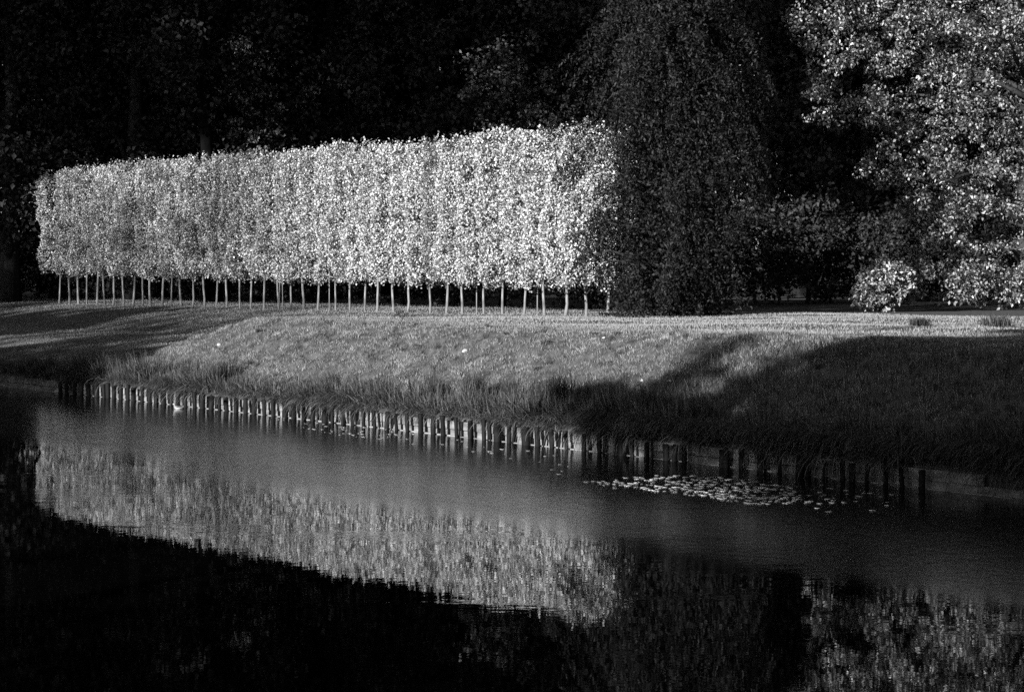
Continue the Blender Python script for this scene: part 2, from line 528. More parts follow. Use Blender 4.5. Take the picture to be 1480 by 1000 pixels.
crowns = [pleached_crown(100 + k) for k in range(12)]
trunks = [pleached_trunk(200 + k) for k in range(8)]
nT = len(trunk_px)
tp = [px_on_line(p_, HA, HB) for p_ in trunk_px]
for k in range(nT):
    P = tp[k]
    gz = float(gz_xy(*P))
    sp = np.linalg.norm(tp[min(k + 1, nT - 1)] - tp[max(k - 1, 0)]) / (min(k + 1, nT - 1) - max(k - 1, 0))
    root = empty('pleached_tree', (P[0], P[1], gz), HROT)
    nth = nT - k
    where = 'last beside the dark yew' if nth == 1 else ('last at the far left end' if k == 0 else '%s from the right end' % ordinal(nth))
    tag(root, 'clipped pale-leaved tree on a bare stem in the row, ' + where, 'tree', 'clipped row of pleached trees')
    tr = obj('trunk', trunks[k % 8], M['lime_bark'], root, smooth=True)
    tr.location = (0, 0, -1.9); tr.rotation_euler = (0, 0, rng.uniform(0, 6.28) if k % 3 else 0)
    tr.rotation_euler = (rng.normal() * 0.008, rng.normal() * 0.016, 0)
    cr = obj('crown', crowns[(k * 5) % 12], M['hedge_leaf'], root)
    cr.location = (rng.normal() * 0.03, rng.normal() * 0.05, -gz + rng.normal() * 0.035)
    cr.rotation_euler = (0, 0, math.pi if rng.random() < 0.5 else 0)
    raise_ = 0.12 + 0.42 * (1 - k / (nT - 1)) ** 1.3          # the foliage starts higher towards the far end
    zs = (8.12 - 3.0 - raise_) / (8.12 - 3.0) * rng.uniform(0.98, 1.02)
    if k == 0: zs *= 0.95
    cr.location.z += 3.0 + raise_ - 3.0 * zs
    cr.scale = (sp / 1.06 * rng.uniform(0.98, 1.08), rng.uniform(0.88, 1.2), zs)
    tr.scale = (rng.uniform(0.8, 1.25),) * 2 + (1.0,)

# thin stakes standing in the row
for px, dx, lean, lab in ((411, 0.0, 0.06, 'left one of the pair propped together behind the mid-left stems'), (414.5, 0.0, -0.05, 'right one of the pair propped together behind the mid-left stems'),
                          (482.5, 0, 0.0, 'standing close left of a stem left of centre'), (695.5, 0, 0.0, 'standing beside a stem in the right half of the row'),
                          (783.5, 0, 0.012, 'second stem support from the dark yew')):
    P = px_on_line(px, HA, HB) - np.array([0.65, 0.76]) * 0.25
    g = Geo()
    tube(g, [[-lean * 1.2, 0, -0.2], [0, 0, 1.2], [lean * 1.3, 0, 2.4]], [0.022, 0.022, 0.02], 6)
    o = obj('support_stake', g.mesh('support_stake'), M['stake'], loc=(P[0], P[1], float(gz_xy(*P))), rotz=HROT + math.pi)
    tag(o, 'thin straight wooden stake ' + lab, 'stake', 'stakes along the clipped row')


# ------------------------------------------------------------------ broad trees
def clump_crown(r, centres, radii, per, leaf, flat=0.75, outward=None, droop=0.5, wratio=0.7):
    n = len(centres)
    cnt = per
    d = r.normal(size=(n, cnt, 3)); d = unit(d) * (r.random((n, cnt, 1)) ** 0.45)
    c = centres[:, None, :] + d * radii[:, None, None] * np.array([1, 1, flat])
    nr = d * 0.9 + r.normal(size=d.shape) * 0.6; nr[..., 2] += 0.45
    L = r.uniform(0.7, 1.25, n * cnt) * leaf
    return leaf_geo(c.reshape(-1, 3), nr.reshape(-1, 3), L, L * wratio, 0.15, droop, r)


def limb_path(a, b, r, k=5, sag=0.12):
    t = np.linspace(0, 1, k)[:, None]
    pth = a + (b - a) * t
    ln = np.linalg.norm(b - a)
    pth[:, 2] += np.sin(t[:, 0] * np.pi) * ln * sag
    pth[1:-1] += r.normal(size=(k - 2, 3)) * ln * 0.03
    return pth


def broad_tree(seed, height, clear, rx, nclump, per, leaf, tr=0.4, clump_r=(1.0, 1.9), floor=None, wratio=0.7):
    """returns trunk mesh and crown mesh, base at the origin"""
    r = np.random.default_rng(seed)
    zc = (height + clear) / 2; rz = (height - clear) / 2
    d = unit(r.normal(size=(nclump, 3)))
    rad = r.random(nclump) ** 0.38
    lob = 1 + 0.22 * np.sin(3 * np.arctan2(d[:, 1], d[:, 0]) + seed) + 0.16 * np.sin(4 * d[:, 2] + seed * 2)
    c = d * (rad * lob)[:, None] * np.array([rx, rx, rz]) + np.array([0, 0, zc])
    c[:, 2] = np.maximum(c[:, 2], clear * 0.9 + 0.4 if floor is None else floor + 0.3 * r.random(nclump))
    rr = r.uniform(clump_r[0], clump_r[1], nclump)
    v, f = clump_crown(r, c, rr, per, leaf, 0.7, wratio=wratio)
    g = Geo()
    top = zc + rz * 0.55
    zz = np.linspace(-0.3, top, 9)
    bend = np.cumsum(r.normal(size=(9, 2)) * 0.10, 0); bend -= bend[0]
    rad_t = tr * (1 - 0.8 * np.linspace(0, 1, 9)); rad_t[0] *= 1.5
    tube(g, np.concatenate([bend, zz[:, None]], 1), rad_t, 10)
    for k in range(min(22, nclump)):
        b = c[k]
        h = np.clip(b[2] - r.uniform(0.5, 3.5), max(clear * 0.6, 1.0), top)
        a = np.array([np.interp(h, zz, bend[:, 0]), np.interp(h, zz, bend[:, 1]), h])
        ra = np.interp(h, zz, rad_t) * 0.45
        pth = limb_path(a, b, r)
        tube(g, pth, np.linspace(ra, 0.02, 5), 6)
    return g.mesh('trunk'), make_mesh('crown', v, f)


def place_tree(name, label, cat, group, meshes, mats, x, y, rot=0.0, sc=1.0, z=None):
    z = float(gz_xy(x, y)) if z is None else z
    root = empty(name, (x, y, z), rot)
    root.scale = (sc, sc, sc)
    tag(root, label, cat, group)
    obj('trunk', meshes[0], mats[0], root, smooth=True)
    obj('crown', meshes[1], mats[1], root)
    return root


# ---- the dark wood behind
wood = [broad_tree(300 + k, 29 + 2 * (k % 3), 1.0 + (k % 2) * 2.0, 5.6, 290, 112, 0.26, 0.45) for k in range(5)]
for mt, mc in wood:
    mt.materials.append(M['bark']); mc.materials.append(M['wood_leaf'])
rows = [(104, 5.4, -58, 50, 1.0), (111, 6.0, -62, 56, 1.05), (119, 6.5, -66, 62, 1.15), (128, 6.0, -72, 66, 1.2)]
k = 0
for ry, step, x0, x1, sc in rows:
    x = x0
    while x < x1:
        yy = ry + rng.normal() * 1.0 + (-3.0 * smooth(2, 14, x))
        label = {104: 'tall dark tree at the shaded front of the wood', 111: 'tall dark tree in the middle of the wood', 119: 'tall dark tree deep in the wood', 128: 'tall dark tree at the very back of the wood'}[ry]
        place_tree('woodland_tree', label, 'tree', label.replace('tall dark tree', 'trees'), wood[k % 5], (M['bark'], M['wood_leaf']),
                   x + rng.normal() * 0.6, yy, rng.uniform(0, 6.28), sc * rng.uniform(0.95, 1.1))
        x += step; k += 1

# undergrowth shrubs closing the wood's foot
shrubs = [broad_tree(340 + k, 5.0, 0.0, 2.7, 60, 90, 0.20, 0.10, (0.6, 1.1)) for k in range(3)]
for x0, y0, x1, y1, n in ((-46, 131, 4.5, 76, 24), (7, 84, 40, 106, 12)):
    for q in range(n):
        u_ = q / (n - 1)
        place_tree('undergrowth_shrub', 'dark shrub in the undergrowth at the foot of the wood', 'shrub', 'undergrowth at the edge of the wood', shrubs[q % 3], (M['bark'], M['wood_leaf']),
                   x0 + (x1 - x0) * u_ + rng.normal() * 0.4, y0 + (y1 - y0) * u_ + rng.normal() * 0.5, rng.uniform(0, 6.28), rng.uniform(0.85, 1.15))

# ---- a bare dark trunk rising above the row on the left
tm = broad_tree(361, 24, 10, 5.0, 120, 80, 0.28, 0.42)
xq, yq = px_at_z(306, 440, 1.95)
place_tree('trunk_tree', 'dark tree with a thick bare trunk rising above the left half of the clipped row', 'tree', None, tm, (M['painted_shade_bark'], M['wood_leaf']), (306 - CX) / FPX * 96, 96.0)

# ---- two understorey trees above the row, stray sun painted into their leaf colour
for px_, yy_, hh_, sd_, lab_ in ((375, 97.5, 14.5, 371, 'slender tree with sun flecks painted into its leaves behind the left half of the clipped row'), (725, 84.0, 12.5, 372, 'slender tree with sun flecks painted into its leaves behind the right half of the clipped row')):
    place_tree('painted_fleck_tree', lab_, 'tree', None, broad_tree(sd_, hh_, 5.0, 2.1, 46, 60, 0.17, 0.14, (0.4, 0.9)), (M['painted_shade_bark'], M['painted_fleck_leaf']), (px_ - CX) / FPX * yy_, yy_)

# ---- yew beside the right end of the row
r = np.random.default_rng(55)
YX, YY = 5.2, 65.2
n = 230
zz = r.random(n) ** 0.9 * 11.6 + 0.25
prof = np.interp(zz, [0, 0.6, 2.5, 5, 6.5, 8, 10, 11.8], [2.35, 2.45, 2.5, 2.75, 3.05, 2.7, 2.0, 0.6])
ang = r.uniform(0, 2 * np.pi, n)
rad = prof * (0.5 + 0.62 * r.random(n) ** 0.7) * (1 + 0.16 * np.sin(ang * 3 + zz * 0.9) + 0.10 * np.sin(ang * 7 - zz * 2.3))
cl = np.stack([np.cos(ang) * rad * np.where(np.cos(ang) > 0, 0.8, 1.0), np.sin(ang) * rad, zz], -1)
# drooping sprays: each spray is a chain of small flat needles hanging from the clump
ns_ = 8
spray = cl[:, None, :] + r.normal(size=(n, ns_, 3)) * np.array([0.26, 0.26, 0.22])
L0 = r.uniform(0.4, 1.35, (n, ns_))
out_ = np.stack([np.cos(ang), np.sin(ang), np.zeros(n)], -1)[:, None, :] * np.ones((1, ns_, 1)) + r.normal(size=(n, ns_, 3)) * 0.5
out_[..., 2] = 0; out_ = unit(out_)
kq = 26
tq = np.linspace(0, 1, kq)[None, None, :, None]
pts = spray[:, :, None, :] + out_[:, :, None, :] * L0[:, :, None, None] * tq * 0.6 - np.array([0, 0, 1.0]) * L0[:, :, None, None] * tq ** 1.6 * 0.9
pts = pts.reshape(-1, 3) + r.normal(size=(n * ns_ * kq, 3)) * 0.045
pts[:, 2] = np.maximum(pts[:, 2], 0.06)
v, f = leaf_geo(pts, r.normal(size=pts.shape) + np.repeat(out_.reshape(-1, 3), kq, 0) * 0.7, r.uniform(0.09, 0.17, len(pts)), 0.05, 0.1, 0.5, r)
# inner mass that closes the crown
n3 = 26000
z3 = r.random(n3) * 11 + 0.1; a3 = r.uniform(0, 6.283, n3)
r3 = np.interp(z3, [0, 0.6, 2.5, 5, 6.5, 8, 10, 11.8], [1.8, 1.8, 1.7, 1.8, 1.9, 1.6, 1.0, 0.2]) * np.sqrt(r.random(n3))
v2, f2 = leaf_geo(np.stack([np.cos(a3) * r3, np.sin(a3) * r3, z3], -1), r.normal(size=(n3, 3)), r.uniform(0.10, 0.2, n3), 0.09, 0.1, 0.5, r)
g = Geo()
tube(g, [[0, 0, -0.3], [0.05, 0, 2], [0, 0.1, 5], [0.1, 0, 9], [0.1, 0, 11]], [0.42, 0.36, 0.28, 0.14, 0.04], 10)
for k in range(26):
    b = cl[k * 5]
    a = np.array([0.03, 0.03, max(b[2] - 1.0, 0.4)])
    tube(g, limb_path(a, b, r), np.linspace(0.09, 0.015, 5), 5)
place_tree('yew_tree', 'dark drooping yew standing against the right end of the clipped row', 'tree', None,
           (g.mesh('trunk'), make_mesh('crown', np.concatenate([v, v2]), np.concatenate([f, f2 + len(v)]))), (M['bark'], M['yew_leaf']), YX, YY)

# ---- the big sunlit tree on the right and the shrub at its foot
r = np.random.default_rng(77)
TX, TY = 20.5, 79.0
TG = float(gz_xy(TX, TY))


def in_poly(px, py, poly):
    ins = np.zeros(px.shape, bool)
    for (x1, y1), (x2, y2) in zip(poly, poly[1:] + poly[:1]):
        c_ = ((y1 > py) != (y2 > py)) & (px < (x2 - x1) * (py - y1) / (y2 - y1 + 1e-9) + x1)
        ins ^= c_
    return ins


outline = [(1090, -400), (1095, -60), (1120, 20), (1160, 60), (1168, 95), (1135, 175), (1150, 195), (1215, 180), (1258, 172), (1280, 200), (1262, 215), (1230, 256), (1262, 268), (1298, 262), (1300, 300), (1322, 322),
           (1330, 345), (1310, 365), (1296, 395), (1292, 436), (1700, 436), (1900, 200), (1900, -400)]
holes = [[(1370, 322), (1420, 306), (1500, 318), (1500, 346), (1410, 350)], [(1205, 100), (1250, 96), (1262, 130), (1215, 150)], [(1440, 110), (1475, 108), (1475, 135), (1445, 135)], [(1320, 195), (1345, 190), (1345, 215), (1325, 215)]]
nc = 4600
d = unit(r.normal(size=(nc, 3)))
c = d * (r.random(nc) ** 0.33)[:, None] * np.array([10.5, 8.0, 12.0]) + np.array([0, 0, 9.0])
c = c[c[:, 2] > 0.15]
wx_ = c[:, 0] + TX; wy_ = c[:, 1] + TY; wz_ = c[:, 2] + TG
ppx = CX + FPX * wx_ / wy_; ppy = HY - FPX * (wz_ - CAMZ) / wy_
keep = in_poly(ppx, ppy, outline)
for h_ in holes: keep &= ~in_poly(ppx, ppy, h_)
keep &= (r.random(len(c)) < 0.72)
c = c[keep]
pxl = r.uniform(1300, 1620, 620); pyl = 296 + 140 * r.random(620); yl = r.uniform(72.5, 77, 620)
low_c = np.stack([(pxl - CX) / FPX * yl - TX, yl - TY, CAMZ - (pyl - HY) / FPX * yl - TG], -1)
gap = (vnoise(pxl, pyl, 45, 61, 2) > -0.2) & in_poly(pxl, pyl, outline) & ~in_poly(pxl, pyl, holes[0])
c = np.concatenate([c, np.maximum(low_c[gap], [-99, -99, 0.15])])
v, f = clump_crown(r, c, r.uniform(0.25, 0.60, len(c)), 44, 0.145, 0.8, droop=0.8, wratio=0.62)
g = Geo()
tube(g, [[0, 0, -0.3], [0.1, 0, 2], [0, 0.2, 5], [0.2, 0, 9], [0.2, 0, 15]], [0.75, 0.52, 0.42, 0.30, 0.05], 12)
for k in range(60):
    b = c[k * 9 % len(c)]
    h = max(b[2] - r.uniform(0.3, 2.0), 0.8)
    tube(g, limb_path(np.array([0.1, 0.1, min(h, 14)]), b, r), np.linspace(0.13, 0.012, 5), 6)
place_tree('sunlit_tree', 'large broadleaved tree with sunlit leaves hanging low at the right edge', 'tree', None, (g.mesh('trunk'), make_mesh('crown', v, f)), (M['bark'], M['tree_leaf']), TX, TY)

SX, SY = (1272 - CX) / FPX * 71.5, 71.5
nc = 95
d = unit(r.normal(size=(nc, 3)))
c = d * (r.random(nc) ** 0.4)[:, None] * np.array([1.05, 1.0, 0.95]) + np.array([0, 0, 0.95])
c[:, 0] += 0.25 * (c[:, 2] - 0.9); c[:, 2] = np.maximum(c[:, 2], 0.12)
v, f = clump_crown(r, c, r.uniform(0.16, 0.40, nc), 40, 0.15, 0.8, droop=0.6, wratio=0.6)
g = Geo()
for k in range(22):
    tube(g, limb_path(np.array([0, 0, 0.0]) + r.normal(size=3) * [0.08, 0.08, 0], c[k], r, sag=0.2), np.linspace(0.03, 0.008, 5), 5)
root = empty('leafy_shrub', (SX, SY, float(gz_xy(SX, SY))))
tag(root, 'low rounded shrub with bright leaves at the left foot of the large sunlit tree', 'shrub')
obj('stems', g.mesh('stems'), M['bark'], root)
obj('foliage', make_mesh('foliage', v, f), M['shrub_leaf'], root)


# ------------------------------------------------------------------ trees on the near bank (behind and left of the viewpoint); they throw the shade
def light_pos(a, q):
    """a: across the light, q: along the light (plan)"""
    return LH * q + np.array([LH[1], -LH[0]]) * a


tanE = math.tan(SUN_EL)
shade_tall = [broad_tree(400 + k, 36, 20.5, 8.0, 300, 75, 0.52, 0.20, (1.1, 2.0), wratio=0.8) for k in range(2)]
shade_low = [broad_tree(420 + k, 9.0, 0.0, 4.6, 150, 100, 0.34, 0.18, (0.8, 1.4), wratio=0.8) for k in range(2)]
shade_full = [broad_tree(440 + k, 31, 0.5, 6.5, 300, 60, 0.52, 0.5, (1.2, 2.2), wratio=0.8) for k in range(2)]
shade_mid = [broad_tree(460 + k, 13.3, 7.0, 4.9, 260, 100, 0.34, 0.22, (0.6, 0.9), floor=8.35, wratio=0.8) for k in range(2)]
shade_flat = [broad_tree(480 + k, 12.9, 11.4, 8.5, 200, 80, 0.30, 0.22, (0.45, 0.7), wratio=0.8) for k in range(2)]  # unseen trees, crowns flattened to cast a band of shade
shade_slim = [broad_tree(490 + k, 14.4, 0.5, 0.42, 30, 45, 0.20, 0.14, (0.25, 0.4), wratio=0.8) for k in range(2)]
shade_sparse = [broad_tree(495 + k, 21, 12.5, 7.5, 260, 14, 0.26, 0.12, (0.9, 1.5), wratio=0.8) for k in range(2)]  # unseen trees added to dim the sun on the row's left part
shade_thin = [broad_tree(505 + k, 14.0, 8.5, 7.0, 240, 17, 0.24, 0.12, (0.9, 1.4), wratio=0.8) for k in range(2)]  # unseen trees added to dim the sun on the left lawn
NB = 'trees on the near bank behind the viewpoint'


def shade(kind, a, q, sc, label, k=0, z=None):
    x, y = light_pos(a, q)
    place_tree('near_bank_tree', label, 'tree', None, kind[k % 2], (M['bark'], M['shade_leaf']), x, y, 1.3 * k, sc, z)


SHADE = []
for i, a in enumerate((-45, -59, -73)):
    SHADE.append((shade_tall, a, 10 + (i % 2) * 4 - 2, 1.0))
for i, a in enumerate((-82, -92, -102)):
    SHADE.append((shade_full, a, 12 + (i % 2) * 3, 1.0))
for i, a in enumerate((-45.5, -51, -56.5, -62, -67.5, -73)):
    SHADE.append((shade_low, a, 2 + (i % 2) * 2, 1.10))
SHADE.append((shade_flat, -67, 0, 1.0))
SHADE.append((shade_mid, -13.0, -10, 1.0))
SHADE.append((shade_mid, -10.8, -19, 1.21))
SHADE.append((shade_flat, -16.3, -9, 0.70))
SHADE.append((shade_slim, -20.4, -42, 1.60))
SHADE.append((shade_slim, -18.5, -38, 1.45))
SHADE.append((shade_thin, -56, 3, 1.0))
SHADE.append((shade_thin, -67, 3, 1.05))
SHADE.append((shade_sparse, -60, 4, 1.0))
SHADE.append((shade_sparse, -70, 6, 1.0))
SHADE.append((shade_low, -8.3, -14, 1.45))
SHADE.append((shade_low, 2.0, -16, 1.45))
for i, (kd, a, q, sc) in enumerate(SHADE):
    nm = {id(shade_tall): 'tall high-crowned tree', id(shade_full): 'tall full-crowned tree', id(shade_low): 'low bushy tree', id(shade_slim): 'slim young tree', id(shade_thin): 'added low light-filtering tree', id(shade_sparse): 'added light-filtering tree', id(shade_flat): 'added flat-crowned shade tree', id(shade_mid): 'small high-stemmed tree'}[id(kd)]
    shade(kd, a, q, sc, '%s on the near bank outside the picture, %s from the far end' % (nm, ordinal(i + 1)), i)

# tall unseen trees added round the viewpoint to block sky light
for i, (x_, y_, sc_, lab_) in enumerate(((28, 33, 1.0, 'tall full tree added to block the sky, unseen on the right, level with the shaded bank'), (33, 50, 1.0, 'tall full tree added to block the sky, unseen on the right, far one beyond the shaded bank'),
                                         (24, 15, 0.9, 'tall full tree added to block the sky, unseen on the right, nearest the viewpoint'), (14, -16, 1.0, 'tall full tree added to block the sky, unseen behind the viewpoint, right one'), (1, -26, 1.0, 'tall full tree added to block the sky, unseen behind the viewpoint, left one'))):
    place_tree('sky_block_tree', lab_, 'tree', None, shade_full[i % 2], (M['bark'], M['shade_leaf']), x_, y_, 0.9 * i, sc_)
# two unseen bushy trees added past the right edge to close off the sky
place_tree('added_bank_tree', 'bushy tree added to close off the sky, unseen beyond the right edge, farther one', 'tree', None, shade_low[0], (M['bark'], M['shade_leaf']), 21.5, 37.5, 0.4, 1.35)
place_tree('added_bank_tree', 'bushy tree added to close off the sky, unseen beyond the right edge, nearer one', 'tree', None, shade_low[1], (M['bark'], M['shade_leaf']), 18.5, 27.5, 2.0, 1.35)

# ------------------------------------------------------------------ grass
def blades(x, y, z, h, w, lean, r, arc=None):
    """one-triangle blades"""
    n = len(x)
    a = r.uniform(0, 2 * np.pi, n)
    dx, dy = np.cos(a), np.sin(a)
    la = r.uniform(0, 2 * np.pi, n); ll = np.abs(r.normal(size=n)) * lean
    b1 = np.stack([x - dx * w / 2, y - dy * w / 2, z - 0.015], -1)
    b2 = np.stack([x + dx * w / 2, y + dy * w / 2, z - 0.015], -1)
    tp_ = np.stack([x + np.cos(la) * ll * h, y + np.sin(la) * ll * h, z + h], -1)
    v = np.stack([b1, b2, tp_], 1).reshape(-1, 3)
    return v, np.arange(n * 3).reshape(-1, 3)


r = np.random.default_rng(9)
# rough grass of the bank
n = 540000
s = r.uniform(-8, 62, n); t = 0.3 + 6.0 * r.random(n)
den = 0.85 + 0.6 * vnoise(s, t, 0.45, 21, 3)
kp = r.random(n) < den
s, t = s[kp], t[kp]
x, y = to_xy(s, t); z = ground_z(s, t)
hgt = (0.03 + 0.045 * r.random(len(s))) * (1 + 0.6 * vnoise(s, t, 0.6, 22, 2)) * (1 - 0.3 * smooth(4, 5.5, t))
v, f = blades(x, y, z, np.clip(hgt, 0.015, 0.2), 0.013, 0.9, r)
tag(obj('bank_grass', make_mesh('bank_grass', v, f), M['grass']), 'rough tussocky grass covering the slope of the bank', 'grass', kind='stuff')
# darker tussocks scattered over the slope
ntu = 420
s0 = r.uniform(-6, 36, ntu); t0 = r.uniform(1.2, 4.9, ntu); kb = 26
sb = np.repeat(s0, kb) + r.normal(size=ntu * kb) * 0.055; tb = np.repeat(t0, kb) + r.normal(size=ntu * kb) * 0.03
x, y = to_xy(sb, tb); z = ground_z(sb, tb)
v, f = blades(x, y, z, r.uniform(0.05, 0.13, len(sb)) * np.repeat(r.uniform(0.6, 1.4, ntu), kb), 0.016, 0.7, r)
tag(obj('tussocks', make_mesh('tussocks', v, f), M['rush']), 'small dark tussocks dotted over the grass slope', 'grass', kind='stuff')
# mown lawn on the top and the left terrace
n = 230000
s = r.uniform(-14, 80, n); t = 4.2 + 22 * r.random(n) ** 1.2
x, y = to_xy(s, t); z = ground_z(s, t)
v, f = blades(x, y, z, 0.035 + 0.035 * r.random(n), 0.016, 0.5, r)
tag(obj('lawn_grass', make_mesh('lawn_grass', v, f), M['lawn']), 'short mown grass on the top of the bank', 'grass', kind='stuff')


def arcs(base, dirs, length, w, bend, r, seg=4, start=0.0):
    """curved blades: base (n,3), horizontal dirs (n,2)"""
    n = len(base)
    k = seg + 1
    u_ = np.linspace(0, 1, k)[None, :]
    L = length[:, None]; B = bend[:, None]
    th = np.broadcast_to(start, (n,))[:, None] + B * u_                                     # angle from the vertical
    up = np.cumsum(np.cos(th), 1) * L / k; out_ = np.cumsum(np.sin(th), 1) * L / k
    c = base[:, None, :] + np.stack([dirs[:, :1] * out_, dirs[:, 1:] * out_, up], -1)
    sd_ = r.normal(size=(n, 2)); sd_ /= np.linalg.norm(sd_, axis=1, keepdims=True)
    ww = (w[:, None] * (1 - u_ ** 2) * 0.5 + 0.0008)
    off = np.stack([sd_[:, :1] * ww, sd_[:, 1:] * ww, ww * 0], -1)
    v = np.concatenate([c - off, c + off], 1).reshape(-1, 3)
    i = np.arange(n)[:, None] * (2 * k); j = np.arange(seg)[None, :]
    a, b, cc, d_ = i + j, i + j + 1, i + k + j + 1, i + k + j
    f = np.concatenate([np.stack([a, b, cc], -1).reshape(-1, 3), np.stack([a, cc, d_], -1).reshape(-1, 3)])
    return v, f


# long grass on the lip of the bank, hanging over the boards
nt_uft = 1700
s0 = r.uniform(-9, 46, nt_uft)
thick = 0.75 + 0.55 * vnoise(s0, s0 * 0, 1.3, 31, 3)
t0 = 0.10 + np.abs(r.normal(size=nt_uft)) * 0.40
kb = 34
sb = np.repeat(s0, kb) + r.normal(size=nt_uft * kb) * 0.06; tb = np.maximum(np.repeat(t0, kb) + r.normal(size=nt_uft * kb) * 0.05, 0.07)
x, y = to_xy(sb, tb); z = ground_z(sb, np.maximum(tb, 0.1)) - 0.02
ang = r.uniform(0, 2 * np.pi, len(sb))
front = np.repeat((t0 < 0.35), kb)
dd = np.stack([np.cos(ang), np.sin(ang)], -1) * 0.8 - BN * np.where(front, 0.9, 0.25)[:, None]
dd = unit(dd)
ln = (0.30 + 0.50 * r.random(len(sb))) * np.repeat(np.clip(thick, 0.5, 1.35), kb)
bend = np.abs(r.normal(size=len(sb))) * 0.7 + np.where(front & (r.random(len(sb)) < 0.6), 1.3, 0.05)
v, f = arcs(np.stack([x, y, z], -1), dd, ln, np.full(len(sb), 0.011), np.clip(bend, 0, 2.9), r, 3)
nh = 34000
sh_ = r.uniform(-9, 46, nh); th_ = r.uniform(0.06, 0.22, nh)
kp = r.random(nh) < np.clip(0.6 + 0.95 * vnoise(sh_, sh_ * 0, 0.4, 33, 3), 0.05, 1)
sh_, th_ = sh_[kp], th_[kp]; nh = len(sh_)
x, y = to_xy(sh_, th_)
dd = unit(-BN[None, :] + r.normal(size=(nh, 2)) * 1.0)
lh_ = (1 + 0.35 * (sh_ < 9)) * r.uniform(0.2, 0.85, nh) * np.clip(0.9 + 0.35 * vnoise(sh_, sh_ * 0, 0.8, 34, 2), 0.5, 1.4)
v2, f2 = arcs(np.stack([x, y, np.full(nh, 0.37)], -1), dd, lh_, np.full(nh, 0.012), r.uniform(0.9, 2.2, nh), r, 4, start=r.uniform(0.2, 1.5, nh))
f = np.concatenate([f, f2 + len(v)]); v = np.concatenate([v, v2])
# dark long grass added over the right end to deepen its shade, water to slope
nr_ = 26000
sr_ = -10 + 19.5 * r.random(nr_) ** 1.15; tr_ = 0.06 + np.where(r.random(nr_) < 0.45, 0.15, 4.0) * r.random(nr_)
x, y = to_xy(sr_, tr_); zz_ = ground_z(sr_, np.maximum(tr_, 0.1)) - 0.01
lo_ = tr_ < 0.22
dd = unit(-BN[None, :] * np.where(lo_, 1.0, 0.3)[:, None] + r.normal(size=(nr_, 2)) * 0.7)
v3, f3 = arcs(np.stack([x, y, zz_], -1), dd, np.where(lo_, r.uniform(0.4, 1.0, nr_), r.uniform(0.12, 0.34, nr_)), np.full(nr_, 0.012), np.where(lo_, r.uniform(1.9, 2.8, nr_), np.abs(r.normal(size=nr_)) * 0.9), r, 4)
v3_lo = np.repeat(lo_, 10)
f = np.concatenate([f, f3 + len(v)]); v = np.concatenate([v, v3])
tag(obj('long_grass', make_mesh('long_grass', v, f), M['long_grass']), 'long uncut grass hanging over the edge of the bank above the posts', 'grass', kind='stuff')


def rush_clump(px, py, height, spread, nb, label, ground_t=None, z0=0.6):
    x0, y0, zz0 = px_on_ground(px, py, z0)
    rr = np.random.default_rng(int(px))
    b = rr.normal(size=(nb, 2)) * spread
    z = gz_xy(b[:, 0] + x0, b[:, 1] + y0) - zz0 - 0.03
    a = rr.uniform(0, 6.283, nb)
    v, f = arcs(np.stack([b[:, 0], b[:, 1], z], -1), np.stack([np.cos(a), np.sin(a)], -1), height * rr.uniform(0.45, 1.0, nb), np.full(nb, 0.012), np.abs(rr.normal(size=nb)) * 0.45 + 0.05, rr, 3)
    o = obj('rush_clump', make_mesh('rush_clump', v, f), M['rush'], loc=(x0, y0, zz0))
    tag(o, label, 'rushes', 'rush clumps on the bank')


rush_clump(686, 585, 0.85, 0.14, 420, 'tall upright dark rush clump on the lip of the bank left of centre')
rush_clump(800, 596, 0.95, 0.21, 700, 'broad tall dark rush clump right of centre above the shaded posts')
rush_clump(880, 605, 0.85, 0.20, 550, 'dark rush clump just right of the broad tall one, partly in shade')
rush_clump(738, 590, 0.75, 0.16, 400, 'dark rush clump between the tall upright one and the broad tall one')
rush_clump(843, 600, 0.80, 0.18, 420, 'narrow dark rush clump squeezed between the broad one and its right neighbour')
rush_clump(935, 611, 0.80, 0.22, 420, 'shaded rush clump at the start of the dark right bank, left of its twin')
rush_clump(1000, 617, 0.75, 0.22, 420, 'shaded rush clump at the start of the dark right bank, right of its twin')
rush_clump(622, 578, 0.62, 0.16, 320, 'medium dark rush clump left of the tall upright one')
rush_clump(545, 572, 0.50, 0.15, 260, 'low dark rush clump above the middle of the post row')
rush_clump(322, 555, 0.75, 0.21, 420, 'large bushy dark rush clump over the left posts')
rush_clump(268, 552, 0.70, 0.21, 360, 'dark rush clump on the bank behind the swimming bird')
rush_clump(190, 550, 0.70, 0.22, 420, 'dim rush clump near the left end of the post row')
rush_clump(1330, 472, 0.30, 0.12, 420, 'low dark tuft on the crest of the bank below the large tree', z0=2.0)
rush_clump(1440, 474, 0.45, 0.2, 420, 'dark tuft on the crest near the right edge of the picture', z0=2.0)


